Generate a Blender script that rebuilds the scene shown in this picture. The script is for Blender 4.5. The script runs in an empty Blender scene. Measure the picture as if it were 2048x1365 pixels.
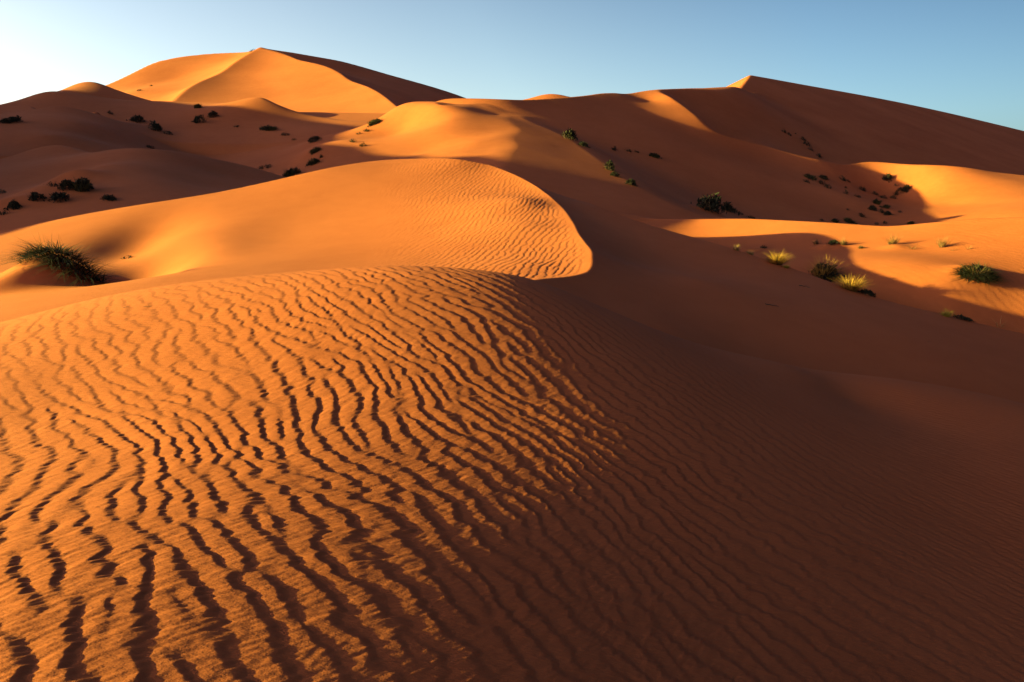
import bpy, math
import numpy as np
COL = bpy.context.scene.collection
# ---------- camera model: eye at the origin, looking along +Y, pitched down 10 degrees ----------
PITCH = math.radians(10.0); FPX = 1365.0
CP, SP = math.cos(PITCH), math.sin(PITCH)
def P(u, v, d):
    xc = (u - 1024.0) / FPX; yc = (682.5 - v) / FPX
    s = d / (CP + yc * SP)
    return (xc * s, d, (-SP + yc * CP) * s)
def PS(*pts): return [P(*p) for p in pts]

class Face:
    """a smooth sheet through world points (thin-plate spline)"""
    def __init__(self, pts, smooth=0.0):
        p = np.array(pts, float); self.c = p[:, :2].mean(0); self.s = max(np.ptp(p[:, 0]), np.ptp(p[:, 1])) / 2
        q = (p[:, :2] - self.c) / self.s; n = len(q)
        K = self.k(((q[:, None] - q[None]) ** 2).sum(2)) + np.eye(n) * smooth
        A = np.zeros((n + 3, n + 3)); A[:n, :n] = K; A[:n, n] = 1; A[:n, n + 1:] = q; A[n, :n] = 1; A[n + 1:, :n] = q.T
        w = np.linalg.solve(A, np.concatenate([p[:, 2], [0, 0, 0]]))
        self.q, self.w, self.l = q, w[:n], w[n:]
    @staticmethod
    def k(r2): return 0.5 * r2 * np.log(r2 + 1e-12)
    def __call__(self, x, y):
        X = (x - self.c[0]) / self.s; Y = (y - self.c[1]) / self.s
        z = self.l[0] + self.l[1] * X + self.l[2] * Y
        for (a, b), w in zip(self.q, self.w):
            r2 = (X - a) ** 2 + (Y - b) ** 2
            z = z + w * self.k(r2)
        return z
def back(crest, d, slope, L=8.0, up=None):
    """a face through a crest that falls away along the horizontal direction d (and rises the other way)"""
    n = math.hypot(*d); dx, dy = d[0] / n, d[1] / n; up = L if up is None else up
    out = []
    for (x, y, z) in crest:
        out += [(x, y, z), (x + dx * L, y + dy * L, z - slope * L), (x - dx * up, y - dy * up, z + slope * up)]
    return Face(out)
def smax(a, b, k):
    h = np.clip(0.5 + 0.5 * (a - b) / k, 0, 1); return b + (a - b) * h + k * h * (1 - h)
def smin(a, b, k): return -smax(-a, -b, k)

# ---------- the dunes ----------
def shift(pts, dx, dy, dz): return [(x + dx, y + dy, z + dz) for (x, y, z) in pts]
FACES = {}
# foreground dune
FACES['A'] = Face(PS((0,662,8.7),(200,600,8.8),(400,562,8.6),(600,545,8.4),(780,535,8.3),(900,537,8.5),(1000,546,8.8),(1070,561,8.8),
    (1200,613,8.5),(1300,659,8.2),(1440,713,8.2),(1600,746,8.5),(1800,775,8.7),(2048,811,8.7),(1700,800,8.2),(2048,860,7.7),(2048,940,6.5)) + [
    (-8.2,12.5,-2.7),(-5,12.5,-2.1),(-1.5,12,-1.65),(1,11,-1.85),(3,11.3,-2.5),(6,12.5,-3.2),(10,13,-4.0),
    (-1.9,2.4,-1.50),(0,2.4,-1.79),(1.9,2.4,-2.38),(-3.4,5,-1.39),(-1.5,5,-1.36),(0,5,-1.51),(1.5,5,-1.83),(3.4,5,-2.38),(-4.5,3,-1.58),
    (0,0,-2.1),(-3,-1,-1.72),(3.5,0,-2.9),(9.5,6,-3.7),(13,5,-5.6),(12,0,-5.6),(14,11,-5.6)])
# middle dune: windward face, slip face with its long spur and bowl
Bcrest = PS((-150,500,25),(0,465,26),(150,432,26.5),(300,406,27),(450,382,28),(560,358,29),(650,338,30),(750,322,31.5),(850,317,31.5),(920,319,30.6),(980,330,30),
    (1020,345,28.6),(1060,365,27),(1090,385,25.4),(1120,410,23.4),(1150,450,20),(1175,490,17.1),(1185,515,15.4),(1175,543,14.1),(1130,554,13.3),(1080,558.5,12.6))
FACES['Bw'] = Face(Bcrest + PS((0,600,14.5),(100,580,15.5),(300,560,15),(380,520,20),(500,520,18.7),(700,520,17.6),(900,520,16.6),(1050,530,15),
    (250,450,24.5),(500,450,23.7),(700,450,23),(900,450,21.6),(1050,450,20.2),(700,400,26),(900,400,25),(1050,400,23.6)) + [
    (3.6,25.5,2.0),(4.2,20,.7),(4.2,16.3,0.1),(3.7,12.8,-.2),(2,10.6,-.8)])
FACES['Bb'] = back(Bcrest[:11] + [(2.5,27.5,1.9)], (0.05, 1), 0.30, 8)
FACES['Bl'] = Face(Bcrest[10:] + [(.2,20,1.0),(.3,17,.5),(-.6,14.5,-.1),(0.3,14.1,-.35)] + shift(Bcrest[9:14], -2.2, -1.2, 1.6) + shift(Bcrest[7:11], -4, -5, 3.5) + PS(
    (1200,415,25.4),(1300,450,24.3),(1448,492,22.9),(1550,525,21.9),(1650,560,20.8),(1750,595,20),(1850,620,19.5),(1950,645,19.2),(2048,668,19),
    (1250,600,13.2),(1350,660,12.2),(1440,705,11.9),(1600,735,12.3),(1800,765,12.5),(2048,800,12.8),(1250,520,18.3),(1400,560,16.3),(1500,600,15.4),(1600,640,14.8),(1750,680,14.5),(1900,710,14.5),(1600,590,17.4)))
spur = PS((1200,415,25.4),(1300,450,24.3),(1448,492,22.9),(1550,525,21.9),(1650,560,20.8),(1750,595,20),(1850,620,19.5),(1950,645,19.2),(2048,668,19),(2200,705,19))
FACES['Bs'] = Face(spur + shift(spur, 3.2, 3.6, -2.4) + shift(spur, -1.2, -4.0, 1.6) + shift(Bcrest[0:11:2], 0, 0, 2.0) + shift(Bcrest[13:16], 0, 0, 1.2) + shift(Bcrest[3:11:2], 1, 5, 1.0))
# lit hollow on the right with the ridge behind it
Dcrest = PS((1200,440,42),(1290,438,40.5),(1400,437,39),(1500,437,37),(1600,441,35),(1700,447,33),(1780,451,31.5),(1850,445,30.5),(1950,436,29.5),(2048,433,28.5),(2150,432,27.5))
FACES['C'] = Face(Dcrest + PS((1400,470,36),(1500,472,34.3),(1600,472,32.3),(1800,478,28.8),(2000,480,26.6),(1460,490,33.2),(1600,495,30.2),(1700,500,28.2),(1850,505,26.4),(2048,512,24.6),
    (1700,590,22.8),(1900,600,21.8),(2048,560,22.8),(1900,640,21.4),(2048,655,21),(1260,455,38)))
FACES['Db'] = back(Dcrest, (0.1, 1), 0.30, 6)
# pale spur running down from the curled dune
def JP(u, v, k=1.0):
    p = P(u, v, 1.0); return P(u, v, 9.0 * k / (0.26 - 0.19 * p[0] - p[2]))
Jedge = [JP(1050,236), JP(1090,252), JP(1130,268), JP(1200,310), JP(1260,352), JP(1340,400), JP(1420,432), JP(1480,440)]
Kcrest = PS((795,213,83),(830,200,82),(860,193,80)) + [JP(885,208), JP(960,212), JP(1000,228), JP(1025,258), JP(1018,287), JP(1000,318)]
FACES['J'] = Face(Jedge + Kcrest[3:] + [JP(u, v) for u, v in ((1080,240),(1050,310),(1050,340),(1150,350),(1200,400),(1280,430),(1120,395),(1090,300))] + [(-14,76,9.4+2.2),(-16,60,5.5+2.0)])
FACES['Jb'] = Face(Jedge + shift(Jedge, 7, 3, -2.4) + shift(Jedge, -7, -3, 2.4) + shift(Kcrest[2:5], 0, 0, 1.5))
FACES['K'] = Face(Kcrest + shift(Kcrest[5:8], 6, 2, 2.6) + [(-3,90,15.5)] + PS((680,268,82),(750,245,84),(800,260,76),(850,250,73.5),(900,240,71.5),(900,265,67),(960,240,72),(950,285,60.5),(850,300,63),(920,312,55),(985,300,56.5),
    (620,300,68),(700,320,62),(800,318,60),(640,275,80)) + shift(PS((560,330,52),(540,300,66),(560,265,82),(450,320,56)), 0, 0, -3.0))
FACES['Kb'] = Face(Kcrest[:6] + shift(Kcrest[:6], .8, 10, -3) + shift(Kcrest[:6], -.8, -10, 3) + shift(Kcrest[6:], 0, 0, 1.5) + shift(Jedge[1:5], 0, 0, 1.5) + Jedge[:1])
# dark dunes of the left field
H1crest = PS((-60,322,54),(0,316,55),(60,298,57),(103,289,58),(150,294,57),(178,302,56),(215,302,54),(290,295,52),(376,305,55),(478,326,57.6),(564,350,58),(640,372,58))
FACES['H1'] = Face(H1crest + PS((0,400,38),(60,340,47),(150,350,44),(200,332,44),(300,360,41),(400,370,44),(480,375,47),(560,375,51.6),(0,440,32),(300,400,36),(430,345,51)))
FACES['H1b'] = back(H1crest, (0.2, 1), 0.3, 8)
H2crest = PS((-80,228,78),(0,226,79),(57,218,81),(120,211,84),(200,222,90),(260,243,90.5),(330,270,89.5),(400,298,88),(480,325,86))
FACES['H2'] = Face(H2crest + PS((0,290,62),(100,270,65),(160,300,63),(200,280,71),(300,290,79),(160,245,75),(60,250,70),(40,320,57)))
FACES['H2b'] = back(H2crest, (0.4, 1), 0.3, 10)
FACES['V'] = Face(PS((640,252,98),(560,260,95),(450,250,100),(400,285,92),(500,310,80),(300,250,104),(600,280,85),(300,230,108),(200,225,104),(100,215,104),(0,230,96),(690,262,92),(760,266,92),(820,262,95),(560,340,66),(620,320,69)) + [(-75,95,10)])
H3crest = PS((-60,222,98),(0,209,100),(50,195,104),(92,182,106),(150,186,108),(239,198,112),(342,202,115),(444,205,115),(475,204,112),(523,194,108),(554,207,106),(632,235,104),(690,247,102),(760,252,101),(820,258,100))
FACES['H3'] = Face(H3crest + PS((300,232,100),(400,240,98),(500,235,99),(200,230,96),(100,215,97),(0,232,92),(600,262,93)))
FACES['H3b'] = back(H3crest, (0.2, 1), 0.3, 12)
H4crest = PS((60,205,130),(125,180,130),(150,168,131),(175,162,132),(205,168,131),(250,184,130),(300,199,128),(360,215,126))
FACES['H4'] = back(H4crest, (0.15, -1), 0.35, 12)
FACES['H4b'] = back(H4crest, (0, 1), 0.3, 12)
# the big star dune
peak = P(520,94,210)
FACES['Im'] = Face([peak] + PS((440,145,189),(345,202,163),(795,212,140),(700,160,172),(600,120,196),(720,240,134)) + shift(PS((440,145,189),(390,175,176),(480,120,200)), -14, -4, 1.5) + shift(PS((600,120,196),(700,160,172),(780,202,145)), 12, 5, 6))
FACES['Ir'] = Face([peak] + PS((600,120,196),(700,160,172),(795,212,140),(830,230,130),(580,104,216),(680,122,225),(780,150,233),(915,190,240),(1000,225,245),(800,195,180),(740,160,200)) + shift(PS((600,120,196),(700,160,172),(780,202,145)), -10, -7, 8))
FACES['Il'] = Face([peak] + PS((440,145,189),(345,202,163),(225,165,210),(310,125,222),(400,109,228),(478,107,226),(270,183,190),(350,160,207),(420,140,211)) + shift(PS((440,145,189),(390,175,176),(480,120,200)), 12, -2, 9))
FACES['Ib'] = back([peak] + PS((130,215,200),(225,165,210),(310,125,222),(400,109,228),(478,107,228),(540,99,216),(580,104,216),(680,122,225),(780,150,233),(915,190,240),(1000,225,245)), (0, 1), 0.4, 30)
# far hump on the skyline
FACES['N'] = back(PS((1020,204,280),(1060,196,280),(1085,189,280),(1105,187,280),(1140,193,278),(1200,206,274)), (-0.6, -1), 0.35, 25)
FACES['Nb'] = back(PS((1020,204,280),(1060,196,280),(1085,189,280),(1105,187,280),(1140,193,278),(1200,206,274)), (0, 1), 0.35, 25)
# big dark dune on the right: windward side with the hollow below, slip side
def PQ(*pts): return [P(u, v, d * 1.125) for u, v, d in pts]
def QP(u, v, k=1.0):
    p = P(u, v, 1.0); return P(u, v, 20.0 * k / (0.40 - 0.25 * p[0] - p[2]))
Pcrest = [QP(1340,192,.93), QP(1375,215,.935), QP(1400,235,.945), QP(1440,266,.98), QP(1540,293,.98), QP(1640,318,.965)] + PQ((1735,322,88),(1850,328,84),(1980,342,82),(2048,350,82),(2200,372,82))
Qtop = PQ((790,238,76),(850,210,77),(890,197,77),(930,195,76)) + [QP(1000,197), QP(1060,198), QP(1140,193), QP(1200,186), QP(1300,180), QP(1400,176), QP(1440,174)]
Gtop = PQ((1500,150,165),(1600,168,180),(1800,205,212),(2048,262,250),(2200,300,270))
FACES['Q'] = Face(Pcrest + Qtop + [QP(u, v) for u, v in ((1100,260),(1200,260),(1300,262),(1200,320),(1300,320),(1400,320),(1060,215),(1200,215),(1280,222),(1320,243),(1370,257),(1440,278),(1540,307),(1640,337),
    (1300,202),(1250,192),(1500,340),(1300,380),(1500,390),(1700,395),(1450,428),(1600,440),(1750,440))] + PQ((1810,385,82),(2048,420,63),(1900,408,74),(1960,395,73),(2048,385,72.5),(1880,362,80)), smooth=1e-4)
gp = Gtop[0]
def gplane(x, y): return (x, y, gp[2] - 0.30 * (x - gp[0]) + 0.45 * (y - gp[1]))
FACES['G'] = Face(Gtop + [gplane(25, 120), gplane(30, 150), gplane(60, 110), gplane(100, 140), gplane(150, 180), gplane(40, 180), gplane(20, 95)])
FACES['Gw'] = Face([gp, (gp[0] - 20, gp[1], gp[2] - 10), (gp[0] + 20, gp[1], gp[2] + 10), (gp[0], gp[1] - 40, gp[2] - 4.4), (gp[0], gp[1] + 40, gp[2] + 4.4)])
FACES['Pb'] = Face(Pcrest + shift(Pcrest[:4], 14, 4, -6) + shift(Pcrest[4:], 3, 8, -3) + shift(Pcrest[:4], -14, -4, 7) + shift(Pcrest[4:], -3, -8, 4) + shift(Qtop[8:], 0, 0, 1))
FACES['Qb'] = back(Qtop, (0, 1), 0.3, 20)
FACES['Gb'] = back(Gtop, (0.2, 1), 0.35, 20)

LAYERS = [  # name, faces cut against each other, crest rounding
    ('A', ['A'], .1), ('B', ['Bw','Bb','Bl','Bs'], .035), ('C', ['C','Db'], .15), ('K', ['K','J','Jb','Kb'], .35),
    ('H1', ['H1','H1b'], .5), ('H2', ['H2','H2b'], .8), ('V', ['V'], .3), ('H3', ['H3','H3b'], .6), ('H4', ['H4','H4b'], .8), ('I', ['Im','Ir','Il','Ib'], .6),
    ('N', ['N','Nb'], 1.0), ('Q', ['Q','Pb','Qb'], .5), ('G', ['G','Gw','Gb'], .4)]
# depth window of each layer (start, full, full, end): outside it sinks
WIN = {'A': (-9,-8,14,17), 'B': (8,9.5,36,44), 'C': (16.8,19,43,50), 'K': (35,40,105,130), 'H1': (26,29,66,80), 'H2': (52,58,96,120),
       'V': (42,48,110,130), 'H3': (75,84,130,150), 'H4': (100,110,150,170), 'I': (105,118,330,380), 'N': (220,245,330,380), 'Q': (38,42,230,270), 'G': (90,104,370,420)}
# sideways window of each layer in x/y units, so that splines are not used far from their points: (lo0, lo1, hi1, hi0)
XWIN = {'C': (.02,.10,9,9.5), 'K': (-.56,-.46,.40,.46), 'H1': (-9,-8,-.24,-.18), 'H2': (-9,-8,-.32,-.26), 'V': (-.68,-.60,-.16,-.10), 'H3': (-9,-8,-.15,-.09),
        'H4': (-.75,-.70,-.44,-.38), 'I': (-.85,-.75,.02,.06), 'N': (-.03,0,.12,.16), 'Q': (-.28,-.22,9,9.5), 'G': (.08,.13,9,9.5)}
def window(t, w):
    a, b, c, d = w
    f = lambda s: s * s * (3 - 2 * s)
    return f(np.clip((t - a) / (b - a), 0, 1)) * f(np.clip((d - t) / (d - c), 0, 1))

# hummocks and hollows: x, y, height, half-widths along and across, turn
BUMPS = [(*P(115,552,17.2)[:2], .68, 1.05, .8, .3), (*P(40,590,16.2)[:2], .22, .9, .3, .5), (*P(10,600,16.5)[:2], .25, 1.6, .5, .45), (*P(270,507,18.8)[:2], -.62, 1.2, 2.0, .25), (*P(400,490,20)[:2], .12, 1.5, 1.6, 0.2), (*P(262,462,22.8)[:2], -.42, 1.3, 2.4, .1), (*P(420,470,22)[:2], .14, 1.6, 2.2, .1),
    (*P(1950,558,22.9)[:2], .32, .9, .5, .1), (*P(1665,490,29.4)[:2], .15, .8, .4, 0), (*P(1500,508,31)[:2], .12, .6, .4, 0), (*P(1790,492,27.6)[:2], .12, .5, .4, 0), (*P(1645,560,24.3)[:2], .15, .7, .5, 0),
    (*P(90,400,37)[:2], .5, 2.2, 1.2, .1), (*P(20,415,35)[:2], .4, 2.0, 1.0, .2), (*P(150,380,41)[:2], .5, 1.5, 1.0, 0), (*P(1425,424,50)[:2], .5, 1.4, 1.0, 0)]
def bumps(X, Y):
    out = 0
    for bx, by, h, a, b, t in BUMPS:
        c, s = math.cos(t), math.sin(t); u = (X - bx) * c + (Y - by) * s; v = -(X - bx) * s + (Y - by) * c
        out = out + h * np.exp(-(u / a) ** 2 - (v / b) ** 2)
    return out
def compose(X, Y, ev):
    """height of the sand: the highest of all layers; ev(name) gives a face's heights on the grid"""
    R = np.hypot(X, Y)
    base = -4.5 + 0.03 * np.clip(R - 40, 0, 400)
    base = np.where(R > 150, base * np.clip(1 - (R - 150) / 300, 0, 1), base)
    lo = np.clip((X - 8) / 12, 0, 1) * np.clip((26 - Y) / 10, 0, 1)
    base = base - 5.0 * lo          # unseen ground right of the near dune, lowered to cut bounced light
    H = base.copy(); own = np.zeros(H.shape, np.int8)
    sx = X / np.maximum(Y, 0.5)
    for i, (n, fs, k) in enumerate(LAYERS):
        h = None
        for f in fs:
            z = ev(f); h = z if h is None else smin(h, z, k)
        w = window(Y, WIN[n])
        if n in XWIN: w = w * window(sx, XWIN[n])
        if n == 'A':
            w = w * (1 - np.clip((np.abs(X) - 14) / 8, 0, 1))
        h = np.where(w > 0, base + (h - base) * w - (1 - w) * 3, -50)
        h = np.where((Y < 1.5) & (n != 'A'), -50, h)
        own = np.where(h > H, i + 1, own)
        kk = np.clip(0.012 * R, 0.05, 1.2)
        H = smax(H, h, kk)
    return H + bumps(X, Y), own
# ---------- the sand: one sheet, finely divided where the photograph looks at it closely ----------
EYE = 2.1                       # the eye above the sand level z = 0
LOD = 1.0
SUN_EL, SUN_AZ = math.radians(11.0), math.radians(6.0)
RY = [10,19,22,25,28,33,38,44,50,55,61,66,72,79,90,97,130,180,230,280]
RZ = [-2,0,3,8,11.5,14.8,18.0,19.0,19.7,20.6,22.2,24.2,27.2,30.3,33,34.3,39,40,34,10]  # ridge heights fitted to where sun and shade should fall
def side_ridge(x, y):
    """unseen dune added beyond the left edge, its ridge shaped to shade the left field"""
    t = (y - 1.1 * (x + 25)) / 2.21; xr = -(1.1 * t + 25); d = (x - xr) * 1.486
    return np.interp(t, RY, RZ) - np.where(d > 0, 0.6 * d, -0.35 * d)

def axis(edges, dens, n_fine=4000):
    """positions along an axis whose spacing varies smoothly with the density given at the edges"""
    t = np.linspace(edges[0], edges[-1], n_fine)
    d = np.interp(t, edges, dens)
    for _ in range(60): d[1:-1] = (d[:-2] + d[1:-1] * 2 + d[2:]) / 4
    c = np.concatenate([[0], np.cumsum((d[1:] + d[:-1]) / 2 * (t[1] - t[0]))])
    n = int(c[-1]); n = max(8, n)
    return np.interp(np.linspace(0, c[-1], n), c, t)
rad = math.radians
PHI = axis([-math.pi, -1.05, -0.76, -0.70, 0.70, 0.76, 1.05, math.pi], np.array([14, 30, 250, 920, 920, 250, 30, 14]) * LOD)
LNR = axis([math.log(.5), math.log(1.3), math.log(2), math.log(9), math.log(14), math.log(40), math.log(130), math.log(310), math.log(420), math.log(4000)],
           np.array([25, 120, 420, 470, 420, 470, 360, 330, 20, 6]) * LOD)
RAD = np.exp(LNR)
NP, NR = len(PHI), len(RAD)
gx = np.sin(PHI)[:, None] * RAD[None]; gy = np.cos(PHI)[:, None] * RAD[None]
def cubic_up(c, idx, n, axis_):
    c = np.moveaxis(c, axis_, 0)
    t = np.interp(np.arange(n), idx, np.arange(len(idx))); j = np.minimum(t.astype(int), len(idx) - 2); f = (t - j)[:, None]
    g = lambda k: c[np.clip(j + k, 0, len(idx) - 1)]
    p0, p1, p2, p3 = g(-1), g(0), g(1), g(2)
    out = p1 + 0.5 * f * (p2 - p0 + f * (2 * p0 - 5 * p1 + 4 * p2 - p3 + f * (3 * (p1 - p2) + p3 - p0)))
    return np.moveaxis(out, 0, axis_)
STEP = 8
ip = np.unique(np.append(np.arange(0, NP, STEP), NP - 1)); ir = np.unique(np.append(np.arange(0, NR, STEP), NR - 1))
def ev(n):
    z = FACES[n](gx[np.ix_(ip, ir)], gy[np.ix_(ip, ir)])
    return cubic_up(cubic_up(z, ir, NR, 1), ip, NP, 0)
H, own = compose(gx, gy, ev)
fade = np.clip((np.abs(PHI) - 0.84) / 0.28, 0, 1)[:, None]; fade = fade * fade * (3 - 2 * fade)
fade = fade * np.clip((RAD - 6) / 8, 0, 1)[None]
R2 = np.broadcast_to(RAD[None], H.shape)
open_sand = -2.6 + 0.02 * np.minimum(R2, 150) + 0.8 * np.sin(gx * .06 + 1) * np.sin(gy * .045)
open_sand = open_sand - 7.0 * np.clip((gx - 6) / 14, 0, 1) * np.clip((30 - gy) / 14, 0, 1) * np.clip((gy + 60) / 30, 0, 1)  # sand out of view on the right sunk into shade, less bounce
H = H * (1 - fade) + open_sand * fade
H = smax(H, side_ridge(gx, gy), 0.8)

# ---------- wind ripples ----------
def value_noise(x, y, seed):
    r = np.random.RandomState(seed).rand(256, 256).astype(np.float32)
    xi = np.floor(x).astype(np.int64); yi = np.floor(y).astype(np.int64); fx = (x - xi); fy = (y - yi)
    fx = fx * fx * (3 - 2 * fx); fy = fy * fy * (3 - 2 * fy); xi &= 255; yi &= 255; x1 = (xi + 1) & 255; y1 = (yi + 1) & 255
    return (r[xi, yi] * (1 - fx) + r[x1, yi] * fx) * (1 - fy) + (r[xi, y1] * (1 - fx) + r[x1, y1] * fx) * fy - 0.5
def narrowband(seed, n, dx, lam, s_along, s_across):
    """slowly varying complex envelope of a ripple train with junctions and dislocations (carrier removed)"""
    rs = np.random.RandomState(seed)
    k = np.fft.fftfreq(n, dx) * lam
    kx, ky = np.meshgrid(k, k, indexing='ij')
    F = (rs.randn(n, n) + 1j * rs.randn(n, n)) * np.exp(-0.5 * (kx / s_along) ** 2 - 0.5 * (ky / s_across) ** 2)
    e = np.fft.ifft2(F); return e / np.sqrt((np.abs(e) ** 2).mean())
def sample(e, dx, x, y):
    n = len(e); u = x / dx; v = y / dx; i = np.floor(u).astype(np.int64); j = np.floor(v).astype(np.int64); fu = u - i; fv = v - j
    i %= n; j %= n; i1 = (i + 1) % n; j1 = (j + 1) % n
    return (e[i, j] * (1 - fu) + e[i1, j] * fu) * (1 - fv) + (e[i, j1] * (1 - fu) + e[i1, j1] * fu) * fv
def ripples(x, y, lam, ang, seed, s_along=.16, s_across=.13, bend=.35, jag=.10, lee=.26):
    """height -.5...5 of asymmetric ripples; gentle side up-wind, steep side along +ang"""
    x = x + bend * lam * 4 * value_noise(x / (lam * 9), y / (lam * 9), seed + 5); y = y + bend * lam * 4 * value_noise(x / (lam * 9) + 40, y / (lam * 9), seed + 6)
    c, s = math.cos(ang), math.sin(ang); u = x * c + y * s; v = -x * s + y * c
    dx = lam * .25; e = sample(narrowband(seed, 512, dx, lam, s_along, s_across), dx, u, v)
    ph = u / lam + np.angle(e) / (2 * math.pi)
    ph = ph + jag * (2 * value_noise(u / lam * .6, v / lam * 1.6, seed + 1) + 1.5 * value_noise(u / lam * 1.2, v / lam * 4.5, seed + 2) + .9 * value_noise(u / lam * 2.2, v / lam * 11, seed + 3))
    t = ph - np.floor(ph); m = np.abs(e); amp = m / np.sqrt(m * m + .12)
    up = t / (1 - lee); dn = (1 - t) / lee
    h = np.where(t < 1 - lee, up * (1.45 - .45 * up), dn * dn * (3 - 2 * dn))
    return (h - .55) * amp * (.9 + .5 * value_noise(u / lam * .5 + 9, v / lam * .5, seed + 4))
def ss(a, b, t):
    t = np.clip((t - a) / (b - a), 0, 1); return t * t * (3 - 2 * t)
sl = np.s_[np.searchsorted(PHI, -.9):np.searchsorted(PHI, .9), :]
X_, Y_ = gx[sl], gy[sl]
jA = np.searchsorted(RAD, 15.0)
xa, ya = X_[:, :jA], Y_[:, :jA]
ra = ripples(xa, ya, .155, rad(38), 14, s_along=.25, s_across=.25, bend=.7, jag=.16, lee=.34)
mask = (1 - ss(7.6, 10.5, ya + .25 * np.abs(xa + 1))) * (1 - .6 * ss(.3, 2.8, xa - .12 * ya)) * (1 - .45 * ss(-1.5, -4.5, xa + .35 * (6 - ya)))
mask = mask * (own[sl][:, :jA] == 1)
H[sl][:, :jA] += .0092 * mask * ra
cw, sw = math.cos(rad(38)), math.sin(rad(38)); uw = xa * cw + ya * sw; vw = -xa * sw + ya * cw
comb = value_noise(uw / .07, vw / .017, 61) + .7 * value_noise(uw / .035 + 50, vw / .010, 62) + .8 * value_noise(uw / .11, vw / .05, 63)
H[sl][:, :jA] += .0023 * mask * comb * np.clip(1.2 - ya / 9, .2, 1)
fine = ripples(xa, ya, .075, rad(60), 23, jag=.06)
H[sl][:, :jA] += .0045 * fine * ss(1.2, 3.4, xa - .12 * ya) * (own[sl][:, :jA] == 1)
j0, j1 = np.searchsorted(RAD, 11.0), np.searchsorted(RAD, 36.0)
xb, yb = X_[:, j0:j1], Y_[:, j0:j1]
rb = ripples(xb, yb, .18, rad(-14), 37, s_along=.2, s_across=.16, bend=.4, jag=.12)
mb = ss(-5.0, .3, xb + .18 * (yb - 18)) * (own[sl][:, j0:j1] == 2)
lee_b = FACES['Bl'](xb[::4, ::4], yb[::4, ::4]) - FACES['Bw'](xb[::4, ::4], yb[::4, ::4])
lee_b = np.repeat(np.repeat(lee_b, 4, 0), 4, 1)[:xb.shape[0], :xb.shape[1]]
mb = mb * ss(.02, .35, lee_b)
H[sl][:, j0:j1] += .0115 * mb * rb
# small ripples on the sunlit flat to the right
k0, k1 = np.searchsorted(RAD, 19.0), np.searchsorted(RAD, 42.0); q0 = np.searchsorted(PHI, .2)
xc_, yc_ = gx[q0:, k0:k1], gy[q0:, k0:k1]; wide = PHI[q0:] < .95
rc = np.zeros(xc_.shape); rc[wide] = ripples(xc_[wide], yc_[wide], .26, rad(28), 53, s_along=.18, s_across=.18, bend=.5, jag=.12)
H[q0:, k0:k1] += .009 * rc * (own[q0:, k0:k1] == 3) * (.35 + .65 * ss(12, 17, xc_))
# slow unevenness of the wind-worked sand
H += .004 * R2 ** .8 * .25 * (value_noise(gx / (1.5 + .05 * 20), gy / 2.5, 71) * np.clip(R2 / 12, .3, 1)) * np.clip(1 - R2 / 200, 0, 1)

co = np.empty((NP * NR, 3), np.float32)
co[:, 0] = gx.ravel(); co[:, 1] = gy.ravel(); co[:, 2] = H.ravel() + EYE
a = np.arange(NP - 1, dtype=np.int32)[:, None] * NR + np.arange(NR - 1, dtype=np.int32)[None]
quads = np.stack([a, a + NR, a + NR + 1, a + 1], -1).reshape(-1, 4)[:, ::-1]
me = bpy.data.meshes.new('sand_dunes')
me.vertices.add(len(co)); me.vertices.foreach_set('co', co.ravel())
me.loops.add(quads.size); me.loops.foreach_set('vertex_index', np.ascontiguousarray(quads).ravel())
me.polygons.add(len(quads)); me.polygons.foreach_set('loop_start', np.arange(0, quads.size, 4, dtype=np.int32))
me.update(calc_edges=True)
me.polygons.foreach_set('use_smooth', np.ones(len(quads), bool))
sand = bpy.data.objects.new('sand_dunes', me); COL.objects.link(sand)
sand['kind'] = 'structure'; sand['label'] = 'orange desert sand dunes with wind ripples'

def ground(x, y):
    """height of the sand at a point"""
    p, r = math.atan2(x, y), math.log(math.hypot(x, y))
    i = min(max(int(np.searchsorted(PHI, p)) - 1, 0), NP - 2); j = min(max(int(np.searchsorted(LNR, r)) - 1, 0), NR - 2)
    f = (p - PHI[i]) / (PHI[i + 1] - PHI[i]); g = (r - LNR[j]) / (LNR[j + 1] - LNR[j])
    return float((H[i, j] * (1 - f) + H[i + 1, j] * f) * (1 - g) + (H[i, j + 1] * (1 - f) + H[i + 1, j + 1] * f) * g) + EYE

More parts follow.
